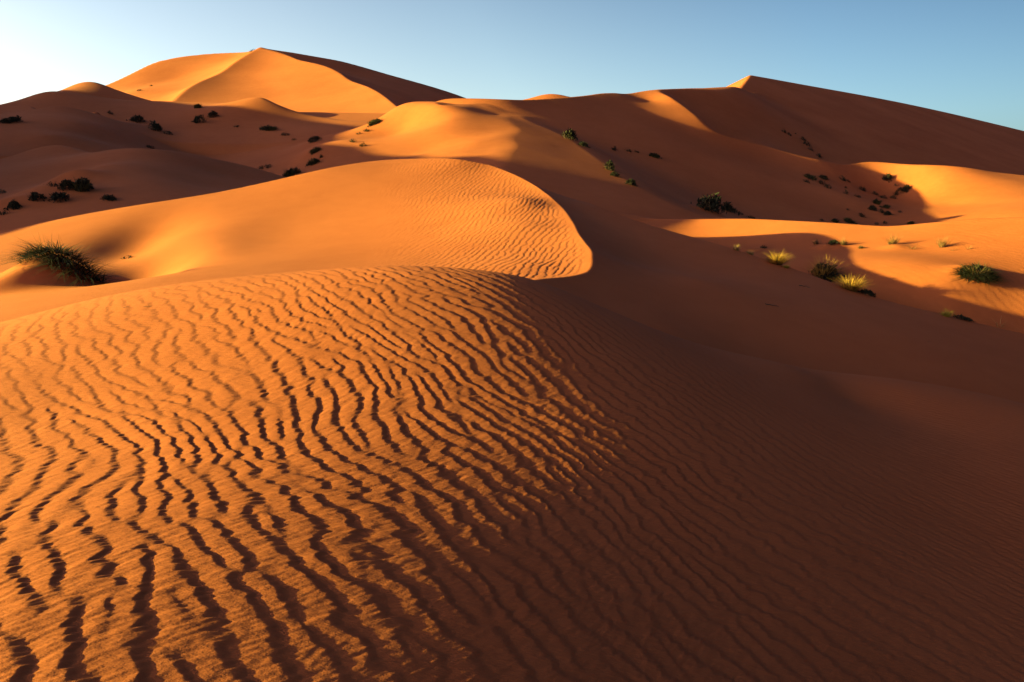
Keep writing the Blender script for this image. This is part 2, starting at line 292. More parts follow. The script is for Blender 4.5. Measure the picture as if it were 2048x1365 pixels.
# ---------- materials ----------
def sand_material():
    m = bpy.data.materials.new('sand'); m.use_nodes = True; nt = m.node_tree; N = nt.nodes; L = nt.links
    b = N['Principled BSDF']; b.inputs['Roughness'].default_value = .95; b.inputs['Specular IOR Level'].default_value = .08
    geo = N.new('ShaderNodeNewGeometry')
    def noise(scale, detail=4, vec=None, rough=.6):
        n = N.new('ShaderNodeTexNoise'); n.inputs['Scale'].default_value = scale; n.inputs['Detail'].default_value = detail; n.inputs['Roughness'].default_value = rough
        L.new(vec or geo.outputs['Position'], n.inputs['Vector']); return n
    big = noise(.06, 3); mid = noise(1.3, 5)
    mixf = N.new('ShaderNodeMath'); mixf.operation = 'MULTIPLY_ADD'; L.new(mid.outputs['Fac'], mixf.inputs[0]); mixf.inputs[1].default_value = .35
    L.new(big.outputs['Fac'], mixf.inputs[2])
    cr = N.new('ShaderNodeValToRGB'); L.new(mixf.outputs[0], cr.inputs['Fac'])
    cr.color_ramp.elements[0].position = .45; cr.color_ramp.elements[0].color = (*SAND_A, 1)
    cr.color_ramp.elements[1].position = .85; cr.color_ramp.elements[1].color = (*SAND_B, 1)
    grain = noise(260, 2)
    hs = N.new('ShaderNodeHueSaturation'); L.new(cr.outputs['Color'], hs.inputs['Color'])
    mr = N.new('ShaderNodeMapRange'); mr.inputs['From Min'].default_value = .3; mr.inputs['From Max'].default_value = .7; mr.inputs['To Min'].default_value = .88; mr.inputs['To Max'].default_value = 1.12
    L.new(grain.outputs['Fac'], mr.inputs['Value']); L.new(mr.outputs[0], hs.inputs['Value'])
    L.new(hs.outputs['Color'], b.inputs['Base Color'])
    # streaks combed by the wind and grains
    mp = N.new('ShaderNodeMapping'); mp.inputs['Rotation'].default_value = (0, 0, -rad(38)); mp.inputs['Scale'].default_value = (9, 34, 20); L.new(geo.outputs['Position'], mp.inputs['Vector'])
    st = noise(1.0, 4, mp.outputs['Vector'], .65)
    b1 = N.new('ShaderNodeBump'); b1.inputs['Strength'].default_value = .55; b1.inputs['Distance'].default_value = .012; L.new(st.outputs['Fac'], b1.inputs['Height'])
    g2 = noise(120, 3)
    b2 = N.new('ShaderNodeBump'); b2.inputs['Strength'].default_value = .25; b2.inputs['Distance'].default_value = .004; L.new(g2.outputs['Fac'], b2.inputs['Height']); L.new(b1.outputs['Normal'], b2.inputs['Normal'])
    L.new(b2.outputs['Normal'], b.inputs['Normal'])
    return m
SAND_A, SAND_B = (.31, .078, .027), (.41, .112, .042)
me.materials.append(sand_material())
PLANTS = [  # x, y, width, height, form, label, group
    (-49.95, 70.0, 1.05, 0.52, 'shrub', 'dark rounded shrub cut by the left edge of the picture', 'shrubs scattered over the shaded dunes on the left'),
    (-49.5, 70.79, 1.27, 0.63, 'shrub', 'dark shrub with a flat left tail, second from the left edge', 'shrubs scattered over the shaded dunes on the left'),
    (-54.9, 97.29, 0.95, 0.51, 'tiny', 'small lone dark clump high on the left field, under the pale crest', 'shrubs scattered over the shaded dunes on the left'),
    (-49.94, 94.78, 1.91, 0.92, 'shrub', 'dark oval shrub above and left of the wide double shrub', 'shrubs scattered over the shaded dunes on the left'),
    (-44.65, 88.61, 2.12, 1.06, 'shrub', 'wide black shrub in the middle of the left shaded dunes', 'shrubs scattered over the shaded dunes on the left'),
    (-42.64, 87.62, 1.18, 0.52, 'tiny', 'low dark clump touching the right end of the wide black shrub', 'shrubs scattered over the shaded dunes on the left'),
    (-39.25, 76.58, 0.86, 0.46, 'tiny', 'small dark clump just over the crest of the rounded left dune', 'shrubs scattered over the shaded dunes on the left'),
    (-22.66, 36.78, 1.15, 0.88, 'spiky', 'tallest bush of the far left cluster, with spiky top', 'shrubs scattered over the shaded dunes on the left'),
    (-23.31, 36.65, 0.88, 0.49, 'shrub', 'black leafy shrub leaning on the left side of the spiky bush', 'shrubs scattered over the shaded dunes on the left'),
    (-24.22, 36.92, 0.66, 0.25, 'tiny', 'low brownish clump left of the spiky bush on the same hummock', 'shrubs scattered over the shaded dunes on the left'),
    (-23.8, 34.91, 0.73, 0.44, 'shrub', 'black shrub at the left end of the lower hummock', 'shrubs scattered over the shaded dunes on the left'),
    (-22.79, 35.04, 1.2, 0.42, 'shrub', 'long dark shrub draped over the lower left hummock', 'shrubs scattered over the shaded dunes on the left'),
    (-24.36, 34.0, 0.61, 0.41, 'shrub', 'dark green bush near the left edge above the sunlit crest', 'shrubs scattered over the shaded dunes on the left'),
    (-24.3, 33.12, 0.64, 0.25, 'tiny', 'low black patch at the left edge, lowest of the far cluster', 'shrubs scattered over the shaded dunes on the left'),
    (-20.5, 35.43, 0.95, 0.26, 'shrub', 'low flat dark shrub alone right of the left hummocks', 'shrubs scattered over the shaded dunes on the left'),
    (-29.63, 40.54, 0.48, 0.27, 'tiny', 'small dark clump at the left edge above the pale hummock', 'shrubs scattered over the shaded dunes on the left'),
    (-99.06, 190.07, 1.28, 0.57, 'tiny', 'tiny dark dot in the notch below the great dune', 'shrubs scattered over the shaded dunes on the left'),
    (-99.81, 198.05, 1.04, 0.44, 'tiny', 'tiny dark speck on the sunlit left flank of the great dune', 'shrubs scattered over the shaded dunes on the left'),
    (-46.74, 106.03, 1.19, 0.79, 'spiky', 'small pointed dark bush nearest the sunlit foot of the great dune', 'shrubs scattered over the shaded dunes on the left'),
    (-41.7, 99.13, 1.56, 0.89, 'shrub', 'black dome shrub, upper one of the pair in the left hollow', 'shrubs scattered over the shaded dunes on the left'),
    (-42.29, 96.57, 2.09, 0.87, 'shrub', 'black flat shrub, lower one of the pair in the left hollow', 'shrubs scattered over the shaded dunes on the left'),
    (-36.46, 93.72, 1.26, 0.28, 'tiny', 'thin dry streak of scrub right of the pair of black shrubs', 'shrubs scattered over the shaded dunes on the left'),
    (-31.56, 91.98, 2.89, 0.89, 'spiky', 'brown spreading bush with ragged twigs in the open hollow', 'shrubs scattered over the shaded dunes on the left'),
    (-28.26, 88.27, 1.39, 0.46, 'tiny', 'low brown clump right below the ragged spreading bush', 'shrubs scattered over the shaded dunes on the left'),
    (-26.15, 84.72, 0.7, 0.25, 'tiny', 'faint little clump between brown clump and dark bush on the slope', 'shrubs scattered over the shaded dunes on the left'),
    (-21.36, 76.29, 1.48, 0.63, 'shrub', 'dark bush with a tail of shade, highest of three in a column', 'shrubs scattered over the shaded dunes on the left'),
    (-18.67, 66.68, 1.25, 0.55, 'spiky', 'thin twiggy green bush, middle of three in a column', 'shrubs scattered over the shaded dunes on the left'),
    (-17.9, 63.28, 1.23, 0.66, 'spiky', 'black pointed bush, lowest of three in a column', 'shrubs scattered over the shaded dunes on the left'),
    (-17.49, 64.47, 0.39, 0.34, 'tiny', 'tiny pointed tuft at the right shoulder of the black pointed bush', 'shrubs scattered over the shaded dunes on the left'),
    (-19.24, 61.18, 1.65, 0.87, 'spiky', 'large black spiky bush just above the sunlit crest', 'shrubs scattered over the shaded dunes on the left'),
    (-23.9, 67.94, 1.73, 0.36, 'tiny', 'long thin line of dark scrub left of the spiky bush', 'shrubs scattered over the shaded dunes on the left'),
    (-15.35, 79.2, 1.89, 0.71, 'spiky', 'green bush on the left shoulder of the curled sunlit dune', 'shrubs on the curled sunlit dune in the middle'),
    (-15.84, 77.15, 0.92, 0.35, 'tiny', 'little dark clump just below the green shoulder bush', 'shrubs on the curled sunlit dune in the middle'),
    (-16.54, 76.29, 0.68, 0.23, 'tiny', 'faint dark smudge of scrub on the sunlit lower edge', 'shrubs on the curled sunlit dune in the middle'),
    (-15.37, 68.19, 0.87, 0.36, 'tiny', 'brown clump in shade, left one of the lower two', 'shrubs on the curled sunlit dune in the middle'),
    (-13.97, 66.18, 0.84, 0.4, 'tiny', 'brown clump in shade, right one of the lower two', 'shrubs on the curled sunlit dune in the middle'),
    (5.62, 68.7, 1.95, 0.98, 'shrub', 'large dark green shrub at the top of the pale spur', 'shrubs along the foot of the pale spur'),
    (6.72, 65.93, 0.89, 0.44, 'shrub', 'small dark shrub below the large green one on the spur', 'shrubs along the foot of the pale spur'),
    (10.86, 74.88, 0.67, 0.45, 'tiny', 'small green clump, left end of the thin row of scrub', 'shrubs along the foot of the pale spur'),
    (12.6, 76.29, 1.03, 0.34, 'tiny', 'low dark clump, second in the thin row of scrub', 'shrubs along the foot of the pale spur'),
    (13.57, 76.86, 0.8, 0.23, 'tiny', 'faint low clump in the middle of the thin row', 'shrubs along the foot of the pale spur'),
    (15.56, 76.86, 1.61, 0.57, 'spiky', 'ragged brown clump at the right end of the thin row', 'shrubs along the foot of the pale spur'),
    (7.7, 55.3, 0.91, 0.87, 'shrub', 'tall rounded black shrub with a twig to its left', 'shrubs along the foot of the pale spur'),
    (7.85, 53.07, 0.79, 0.36, 'shrub', 'low brown shrub under the tall rounded black shrub', 'shrubs along the foot of the pale spur'),
    (8.67, 50.74, 0.76, 0.46, 'shrub', 'slanting dark shrub lying along the edge of the spur', 'shrubs along the foot of the pale spur'),
    (14.12, 49.43, 2.07, 1.26, 'shrub', 'biggest black bush, a pointed mound above the sunlit ridge', 'shrubs along the foot of the pale spur'),
    (19.31, 61.41, 1.74, 0.78, 'shrub', 'dark trailing end joined to the right side of the biggest bush', 'shrubs along the foot of the pale spur'),
    (20.65, 62.8, 0.66, 0.28, 'tiny', 'small dark clump between the biggest bush and the ridge', 'shrubs along the foot of the pale spur'),
    (21.65, 62.57, 1.03, 0.28, 'tiny', 'low dark line of scrub touching the left end of the sunlit ridge', 'shrubs along the foot of the pale spur'),
    (48.46, 126.42, 0.94, 0.57, 'tiny', 'highest small clump of the line climbing the dark slip face', 'shrubs climbing the dark slip face on the right'),
    (49.55, 126.42, 0.94, 0.47, 'tiny', 'second clump from the top of the line on the slip face', 'shrubs climbing the dark slip face on the right'),
    (51.79, 129.29, 0.58, 0.19, 'tiny', 'faintest speck beside the second clump on the slip face', 'shrubs climbing the dark slip face on the right'),
    (52.48, 127.37, 1.24, 0.67, 'tiny', 'dark clump in the middle of the line on the slip face', 'shrubs climbing the dark slip face on the right'),
    (52.23, 125.01, 1.49, 0.75, 'tiny', 'largest clump of the line on the dark slip face', 'shrubs climbing the dark slip face on the right'),
    (51.96, 122.69, 1.1, 0.55, 'tiny', 'third clump from the bottom of the line on the slip face', 'shrubs climbing the dark slip face on the right'),
    (52.58, 120.87, 1.08, 0.54, 'tiny', 'second clump from the bottom of the line on the slip face', 'shrubs climbing the dark slip face on the right'),
    (52.53, 119.97, 0.81, 0.54, 'tiny', 'lowest clump of the line, at the crest of the lit wall', 'shrubs climbing the dark slip face on the right'),
    (37.08, 86.96, 2.47, 0.65, 'spiky', 'wide olive scrub at the left end of the shaded slope', 'shrubs on the shaded slope behind the sunlit ridge'),
    (35.37, 84.08, 1.13, 0.38, 'tiny', 'dark clump directly under the wide olive scrub', 'shrubs on the shaded slope behind the sunlit ridge'),
    (39.56, 88.61, 1.32, 0.6, 'shrub', 'black shrub right of the wide olive scrub', 'shrubs on the shaded slope behind the sunlit ridge'),
    (37.87, 85.35, 1.02, 0.57, 'tiny', 'black clump below and left of the black shrub', 'shrubs on the shaded slope behind the sunlit ridge'),
    (37.89, 83.77, 0.88, 0.5, 'tiny', 'brown clump with a thin tail, lowest of the upper left group', 'shrubs on the shaded slope behind the sunlit ridge'),
    (42.96, 90.96, 0.88, 0.54, 'tiny', 'pointed clump standing apart in the upper middle of the slope', 'shrubs on the shaded slope behind the sunlit ridge'),
    (43.91, 91.3, 0.68, 0.27, 'tiny', 'faint clump just right of the pointed clump', 'shrubs on the shaded slope behind the sunlit ridge'),
    (41.89, 87.62, 0.39, 0.26, 'tiny', 'reddish speck above the round clump', 'shrubs on the shaded slope behind the sunlit ridge'),
    (39.6, 82.83, 0.56, 0.5, 'tiny', 'round dark clump below the reddish speck', 'shrubs on the shaded slope behind the sunlit ridge'),
    (45.07, 89.94, 0.94, 0.6, 'tiny', 'green clump alone in the middle of the slope', 'shrubs on the shaded slope behind the sunlit ridge'),
    (41.03, 82.83, 0.87, 0.37, 'tiny', 'flat olive clump below the green clump', 'shrubs on the shaded slope behind the sunlit ridge'),
    (47.05, 90.28, 0.88, 0.47, 'tiny', 'dark clump right of the flat olive clump', 'shrubs on the shaded slope behind the sunlit ridge'),
    (47.55, 89.27, 1.0, 0.47, 'tiny', 'blurred brown clump under the dark middle clump', 'shrubs on the shaded slope behind the sunlit ridge'),
    (42.45, 81.0, 0.91, 0.79, 'spiky', 'pointed upright bush in the lower middle of the slope', 'shrubs on the shaded slope behind the sunlit ridge'),
    (40.44, 78.02, 0.99, 0.52, 'shrub', 'dark green shrub below the pointed upright bush', 'shrubs on the shaded slope behind the sunlit ridge'),
    (42.12, 79.5, 0.53, 0.24, 'tiny', 'small clump bridging the green shrub and the twin peaks clump', 'shrubs on the shaded slope behind the sunlit ridge'),
    (42.8, 79.5, 0.89, 0.53, 'spiky', 'clump with two peaks right of the dark green shrub', 'shrubs on the shaded slope behind the sunlit ridge'),
    (41.09, 77.15, 0.52, 0.52, 'tiny', 'narrow clump below the clump with two peaks', 'shrubs on the shaded slope behind the sunlit ridge'),
    (41.45, 76.58, 0.86, 0.4, 'shrub', 'dark low shrub lowest right of the central group', 'shrubs on the shaded slope behind the sunlit ridge'),
    (37.87, 75.16, 0.84, 0.45, 'tiny', 'pale brown clump left of the central group', 'shrubs on the shaded slope behind the sunlit ridge'),
    (37.05, 76.58, 0.4, 0.23, 'tiny', 'reddish dot far left of the central group', 'shrubs on the shaded slope behind the sunlit ridge'),
    (50.95, 95.13, 1.42, 0.71, 'shrub', 'blurred dark shrub at the edge of the lit wall', 'shrubs on the shaded slope behind the sunlit ridge'),
    (51.53, 93.72, 0.77, 0.28, 'tiny', 'reddish flat clump below the shrub at the lit wall', 'shrubs on the shaded slope behind the sunlit ridge'),
    (52.09, 92.33, 1.24, 0.69, 'shrub', 'dark shrub at the upper right, tail running left', 'shrubs on the shaded slope behind the sunlit ridge'),
    (51.49, 92.67, 0.76, 0.48, 'tiny', 'clump forming the left tail of the upper right shrub', 'shrubs on the shaded slope behind the sunlit ridge'),
    (50.58, 91.98, 0.55, 0.62, 'tiny', 'narrow brown clump under the upper right shrub', 'shrubs on the shaded slope behind the sunlit ridge'),
    (49.38, 90.28, 1.01, 0.47, 'tiny', 'slanting dark clump below the narrow brown clump', 'shrubs on the shaded slope behind the sunlit ridge'),
    (43.41, 77.73, 0.52, 0.23, 'tiny', 'lone small clump at the lower right of the slope', 'shrubs on the shaded slope behind the sunlit ridge'),
    (32.66, 70.0, 0.78, 0.47, 'spiky', 'dark bush peeping over the sunlit ridge, left of the spiky one', 'shrubs on the shaded slope behind the sunlit ridge'),
    (34.71, 71.32, 1.39, 0.64, 'spiky', 'black spiky bush peeping over the middle of the sunlit ridge', 'shrubs on the shaded slope behind the sunlit ridge'),
    (41.84, 72.67, 0.76, 0.43, 'spiky', 'dark bush peeping over the ridge at its right dip', 'shrubs on the shaded slope behind the sunlit ridge'),
    (38.15, 72.4, 0.54, 0.27, 'tiny', 'low clump at the dip of the ridge, left one of two', 'shrubs on the shaded slope behind the sunlit ridge'),
    (39.42, 73.21, 0.44, 0.33, 'tiny', 'low clump at the dip of the ridge, right one of two', 'shrubs on the shaded slope behind the sunlit ridge'),
    (31.02, 69.48, 0.57, 0.21, 'tiny', 'thin dark clump on the ridge line, farthest left of the peeping ones', 'shrubs on the shaded slope behind the sunlit ridge'),
    (-79.25, 219.92, 2.14, 0.66, 'tiny', 'low dark clump on the summit of the great dune', 'shrubs scattered over the shaded dunes on the left'),
    (7.34, 22.53, 0.35, 0.25, 'dry', 'pale dry tuft at the far left of the sunlit flat', 'grass clumps on the sunlit flat at the right'),
    (11.34, 30.97, 0.35, 0.16, 'tiny', 'dark little clump behind the golden tuft, on the lit sand', 'grass clumps on the sunlit flat at the right'),
    (7.74, 22.36, 0.38, 0.18, 'dry', 'faded straw clump on a low mound left of the golden tuft', 'grass clumps on the sunlit flat at the right'),
    (8.35, 21.62, 0.65, 0.57, 'golden', 'tall golden grass tussock, first above the edge of the dark slope', 'grass clumps on the sunlit flat at the right'),
    (8.53, 21.3, 0.21, 0.16, 'green', 'small bright yellow green tuft at the foot of the tall golden tussock', 'grass clumps on the sunlit flat at the right'),
    (10.93, 24.01, 1.11, 0.86, 'mixed', 'big tussock, golden on top and black below, in the middle of the flat', 'grass clumps on the sunlit flat at the right'),
    (10.03, 20.14, 0.87, 0.63, 'golden', 'spreading golden tussock with splayed blades on the edge of the dark slope', 'grass clumps on the sunlit flat at the right'),
    (10.51, 20.07, 0.51, 0.15, 'shrub', 'low dark scrub trailing right of the splayed golden tussock', 'grass clumps on the sunlit flat at the right'),
    (13.35, 30.28, 0.32, 0.32, 'dry', 'upright thin tuft at the left end of the low dark mound', 'grass clumps on the sunlit flat at the right'),
    (13.58, 29.28, 0.66, 0.13, 'shrub', 'low dark mat on the mound between two upright tufts', 'grass clumps on the sunlit flat at the right'),
    (13.98, 29.06, 0.39, 0.37, 'dry', 'upright thin tuft at the right end of the low dark mound', 'grass clumps on the sunlit flat at the right'),
    (14.29, 28.2, 0.44, 0.17, 'dry', 'low sprawling tuft casting a thin curved shadow', 'grass clumps on the sunlit flat at the right'),
    (15.47, 27.99, 0.82, 0.56, 'dry', 'brown bushy tuft with a long dark shadow, left of three', 'grass clumps on the sunlit flat at the right'),
    (15.74, 27.07, 0.59, 0.36, 'sprig', 'sparse splayed twigs between the two upright brown tufts', 'grass clumps on the sunlit flat at the right'),
    (16.78, 26.86, 0.58, 0.56, 'dry', 'upright reddish brown tuft with long shadow, right of three', 'grass clumps on the sunlit flat at the right'),
    (16.79, 26.17, 0.57, 0.16, 'sprig', 'reddish dry sticks lying right below the upright brown tuft', 'grass clumps on the sunlit flat at the right'),
    (17.33, 26.07, 0.45, 0.19, 'sprig', 'grey dry sticks farther right of the reddish sticks', 'grass clumps on the sunlit flat at the right'),
    (15.42, 22.62, 1.35, 0.15, 'drape', 'dark drooping bush over the sand mound at the right edge', 'grass clumps on the sunlit flat at the right'),
    (12.27, 19.11, 0.43, 0.24, 'green', 'yellow green tuft on the crest of the dark slope at the right', 'grass clumps on the sunlit flat at the right'),
    (12.75, 19.18, 0.6, 0.11, 'shrub', 'low black scrub trailing right of the yellow green tuft', 'grass clumps on the sunlit flat at the right'),
    (15.21, 21.06, 0.41, 0.28, 'sprig', 'faint thin stalks near the lower right end of the lit sand', 'grass clumps on the sunlit flat at the right'),
    (-11.13, 16.96, 2.09, 0.43, 'drape', 'large dark green drooping bush over the sand mound at the left', 'bushes on the left sand mound'),
    (-11.83, 16.64, 0.85, 0.39, 'sprig', 'small sparse sprig left of the large drooping bush', 'bushes on the left sand mound'),
    (-12.32, 21.95, 0.43, 0.1, 'tiny', 'small dark scrap of scrub in the shaded hollow right of the large bush', 'bushes on the left sand mound'),
]
TWIGS = [
    (0.8, 4.82, 0.057, 'small black twig on the shaded right side of the near dune'),
    (-4.1, 7.2, 0.053, 'tiny twig near the left crest of the near dune'),
    (-3.85, 7.15, 0.073, 'longer twig right of the tiny one near the left crest'),
    (8.08, 18.83, 0.303, 'thin stick on the upper edge of the great shaded slope'),
    (5.88, 15.33, 0.314, 'long thin stick lower on the great shaded slope'),
    (9.42, 15.16, 0.1, 'dark chip at the right of the great shaded slope'),
    (-1.53, 7.33, 0.043, 'tiny dark chip near the top of the near dune'),
]
# ---------- plants ----------
def plant_material(name, c0, c1, translucent=0.0, rough=.8):
    m = bpy.data.materials.new(name); m.use_nodes = True; nt = m.node_tree; N = nt.nodes; L = nt.links
    b = N['Principled BSDF']; b.inputs['Roughness'].default_value = rough; b.inputs['Specular IOR Level'].default_value = .2
    geo = N.new('ShaderNodeNewGeometry'); n = N.new('ShaderNodeTexNoise'); n.inputs['Scale'].default_value = 9; n.inputs['Detail'].default_value = 3
    L.new(geo.outputs['Position'], n.inputs['Vector'])
    ad = N.new('ShaderNodeMath'); ad.operation = 'MULTIPLY_ADD'; L.new(geo.outputs['Random Per Island'], ad.inputs[0]); ad.inputs[1].default_value = .6; L.new(n.outputs['Fac'], ad.inputs[2])
    cr = N.new('ShaderNodeValToRGB'); cr.color_ramp.elements[0].position = .4; cr.color_ramp.elements[0].color = (*c0, 1); cr.color_ramp.elements[1].position = 1.1 - .1; cr.color_ramp.elements[1].color = (*c1, 1)
    L.new(ad.outputs[0], cr.inputs['Fac']); L.new(cr.outputs['Color'], b.inputs['Base Color'])
    if translucent:
        t = N.new('ShaderNodeBsdfTranslucent'); L.new(cr.outputs['Color'], t.inputs['Color']); mx = N.new('ShaderNodeMixShader'); mx.inputs[0].default_value = translucent
        L.new(b.outputs[0], mx.inputs[1]); L.new(t.outputs[0], mx.inputs[2]); L.new(mx.outputs[0], N['Material Output'].inputs['Surface'])
    return m
M_LEAF = plant_material('dark_leaves', (.008, .008, .005), (.024, .021, .012), .05)
M_GREEN = plant_material('green_blades', (.018, .021, .008), (.060, .056, .020), .15)
M_LIME = plant_material('lime_blades', (.18, .14, .02), (.36, .28, .045), .3)
M_GOLD = plant_material('golden_blades', (.26, .115, .022), (.50, .27, .055), .3)
M_DRY = plant_material('dry_brown_blades', (.10, .045, .02), (.24, .13, .06), .2)
M_PALE = plant_material('pale_straw', (.20, .11, .045), (.38, .23, .10), .25)
M_TWIG = plant_material('bare_twigs', (.03, .018, .012), (.09, .055, .035))

def mesh_object(name, V, F, mat, parent=None):
    me_ = bpy.data.meshes.new(name); me_.from_pydata(V.tolist(), [], F.tolist()); me_.materials.append(mat); me_.update()
    o = bpy.data.objects.new(name, me_); COL.objects.link(o); o.parent = parent; return o
def blades(rs, n, rx, ry, base, length, lean, droop, width, slope, lift=None, seg=4, az_mid=None, az_spread=None):
    """n curved tapering blades: feet inside an ellipse, leaning outwards; lean and length are (low, high)"""
    a0 = rs.rand(n) * 2 * math.pi; r0 = np.sqrt(rs.rand(n)) * base
    bx, by = np.cos(a0) * r0 * rx, np.sin(a0) * r0 * ry
    az = a0 + rs.randn(n) * .7 if az_mid is None else az_mid + (rs.rand(n) - .5) * az_spread
    th = lean[0] + (lean[1] - lean[0]) * rs.rand(n) ** .8; Ln = length[0] + (length[1] - length[0]) * rs.rand(n); dr = droop * (.4 + rs.rand(n))
    bz = bx * slope[0] + by * slope[1] + (0 if lift is None else lift(bx / rx, by / ry)) - .02
    w = width * (.6 + .8 * rs.rand(n)); side = az + math.pi / 2 + rs.randn(n) * .5
    t = np.linspace(0, 1, seg + 1)[None]
    hz = Ln[:, None] * (np.sin(th)[:, None] * t + dr[:, None] * t * t * .8); vz = Ln[:, None] * (np.cos(th)[:, None] * t - dr[:, None] * t * t * .7)
    cx = bx[:, None] + hz * np.cos(az)[:, None]; cy = by[:, None] + hz * np.sin(az)[:, None]; cz = bz[:, None] + vz
    ww = w[:, None] * (1 - .93 * t ** 1.5)
    V = np.stack([np.stack([cx - ww * np.cos(side)[:, None], cy - ww * np.sin(side)[:, None], cz], -1), np.stack([cx + ww * np.cos(side)[:, None], cy + ww * np.sin(side)[:, None], cz], -1)], 2)
    idx = np.arange(n * (seg + 1) * 2).reshape(n, seg + 1, 2)
    F = np.stack([idx[:, :-1, 0], idx[:, :-1, 1], idx[:, 1:, 1], idx[:, 1:, 0]], -1).reshape(-1, 4)
    return V.reshape(-1, 3), F
def leaves(rs, n, rx, ry, h, size, slope, lump=.35):
    """small leaf faces through the volume of a lumpy dome"""
    k = 6; ca = rs.rand(k) * 6.28; cr_ = .25 + .5 * rs.rand(k); cl = np.stack([np.cos(ca) * cr_, np.sin(ca) * cr_], -1); ch = .55 + .5 * rs.rand(k)
    i = rs.randint(0, k, n); p = cl[i] + rs.randn(n, 2) * (.16 + .12 * rs.rand(n, 1)); rr = np.minimum(np.hypot(p[:, 0], p[:, 1]), 1.0)
    env = np.sqrt(np.clip(1 - rr ** 2, .02, 1)) * ch[i]
    x, y = p[:, 0] * rx, p[:, 1] * ry; z = env * h * rs.rand(n) ** .6 + x * slope[0] + y * slope[1]
    d1 = rs.randn(n, 3); d1[:, 2] = np.abs(d1[:, 2]) + .4; d1 /= np.linalg.norm(d1, axis=1)[:, None]; d2 = np.cross(d1, rs.randn(n, 3)); d2 /= np.linalg.norm(d2, axis=1)[:, None] + 1e-6
    s = (size * (.5 + rs.rand(n)))[:, None]; c = np.stack([x, y, z], -1)
    V = np.stack([c - d1 * s * .3, c + d2 * s * .32 + d1 * s * .3, c + d1 * s * 1.3, c - d2 * s * .32 + d1 * s * .3], 1).reshape(-1, 3)
    return V, np.arange(n * 4).reshape(n, 4)
def join(a, b): return np.concatenate([a[0], b[0]]), np.concatenate([a[1], b[1] + len(a[0])])
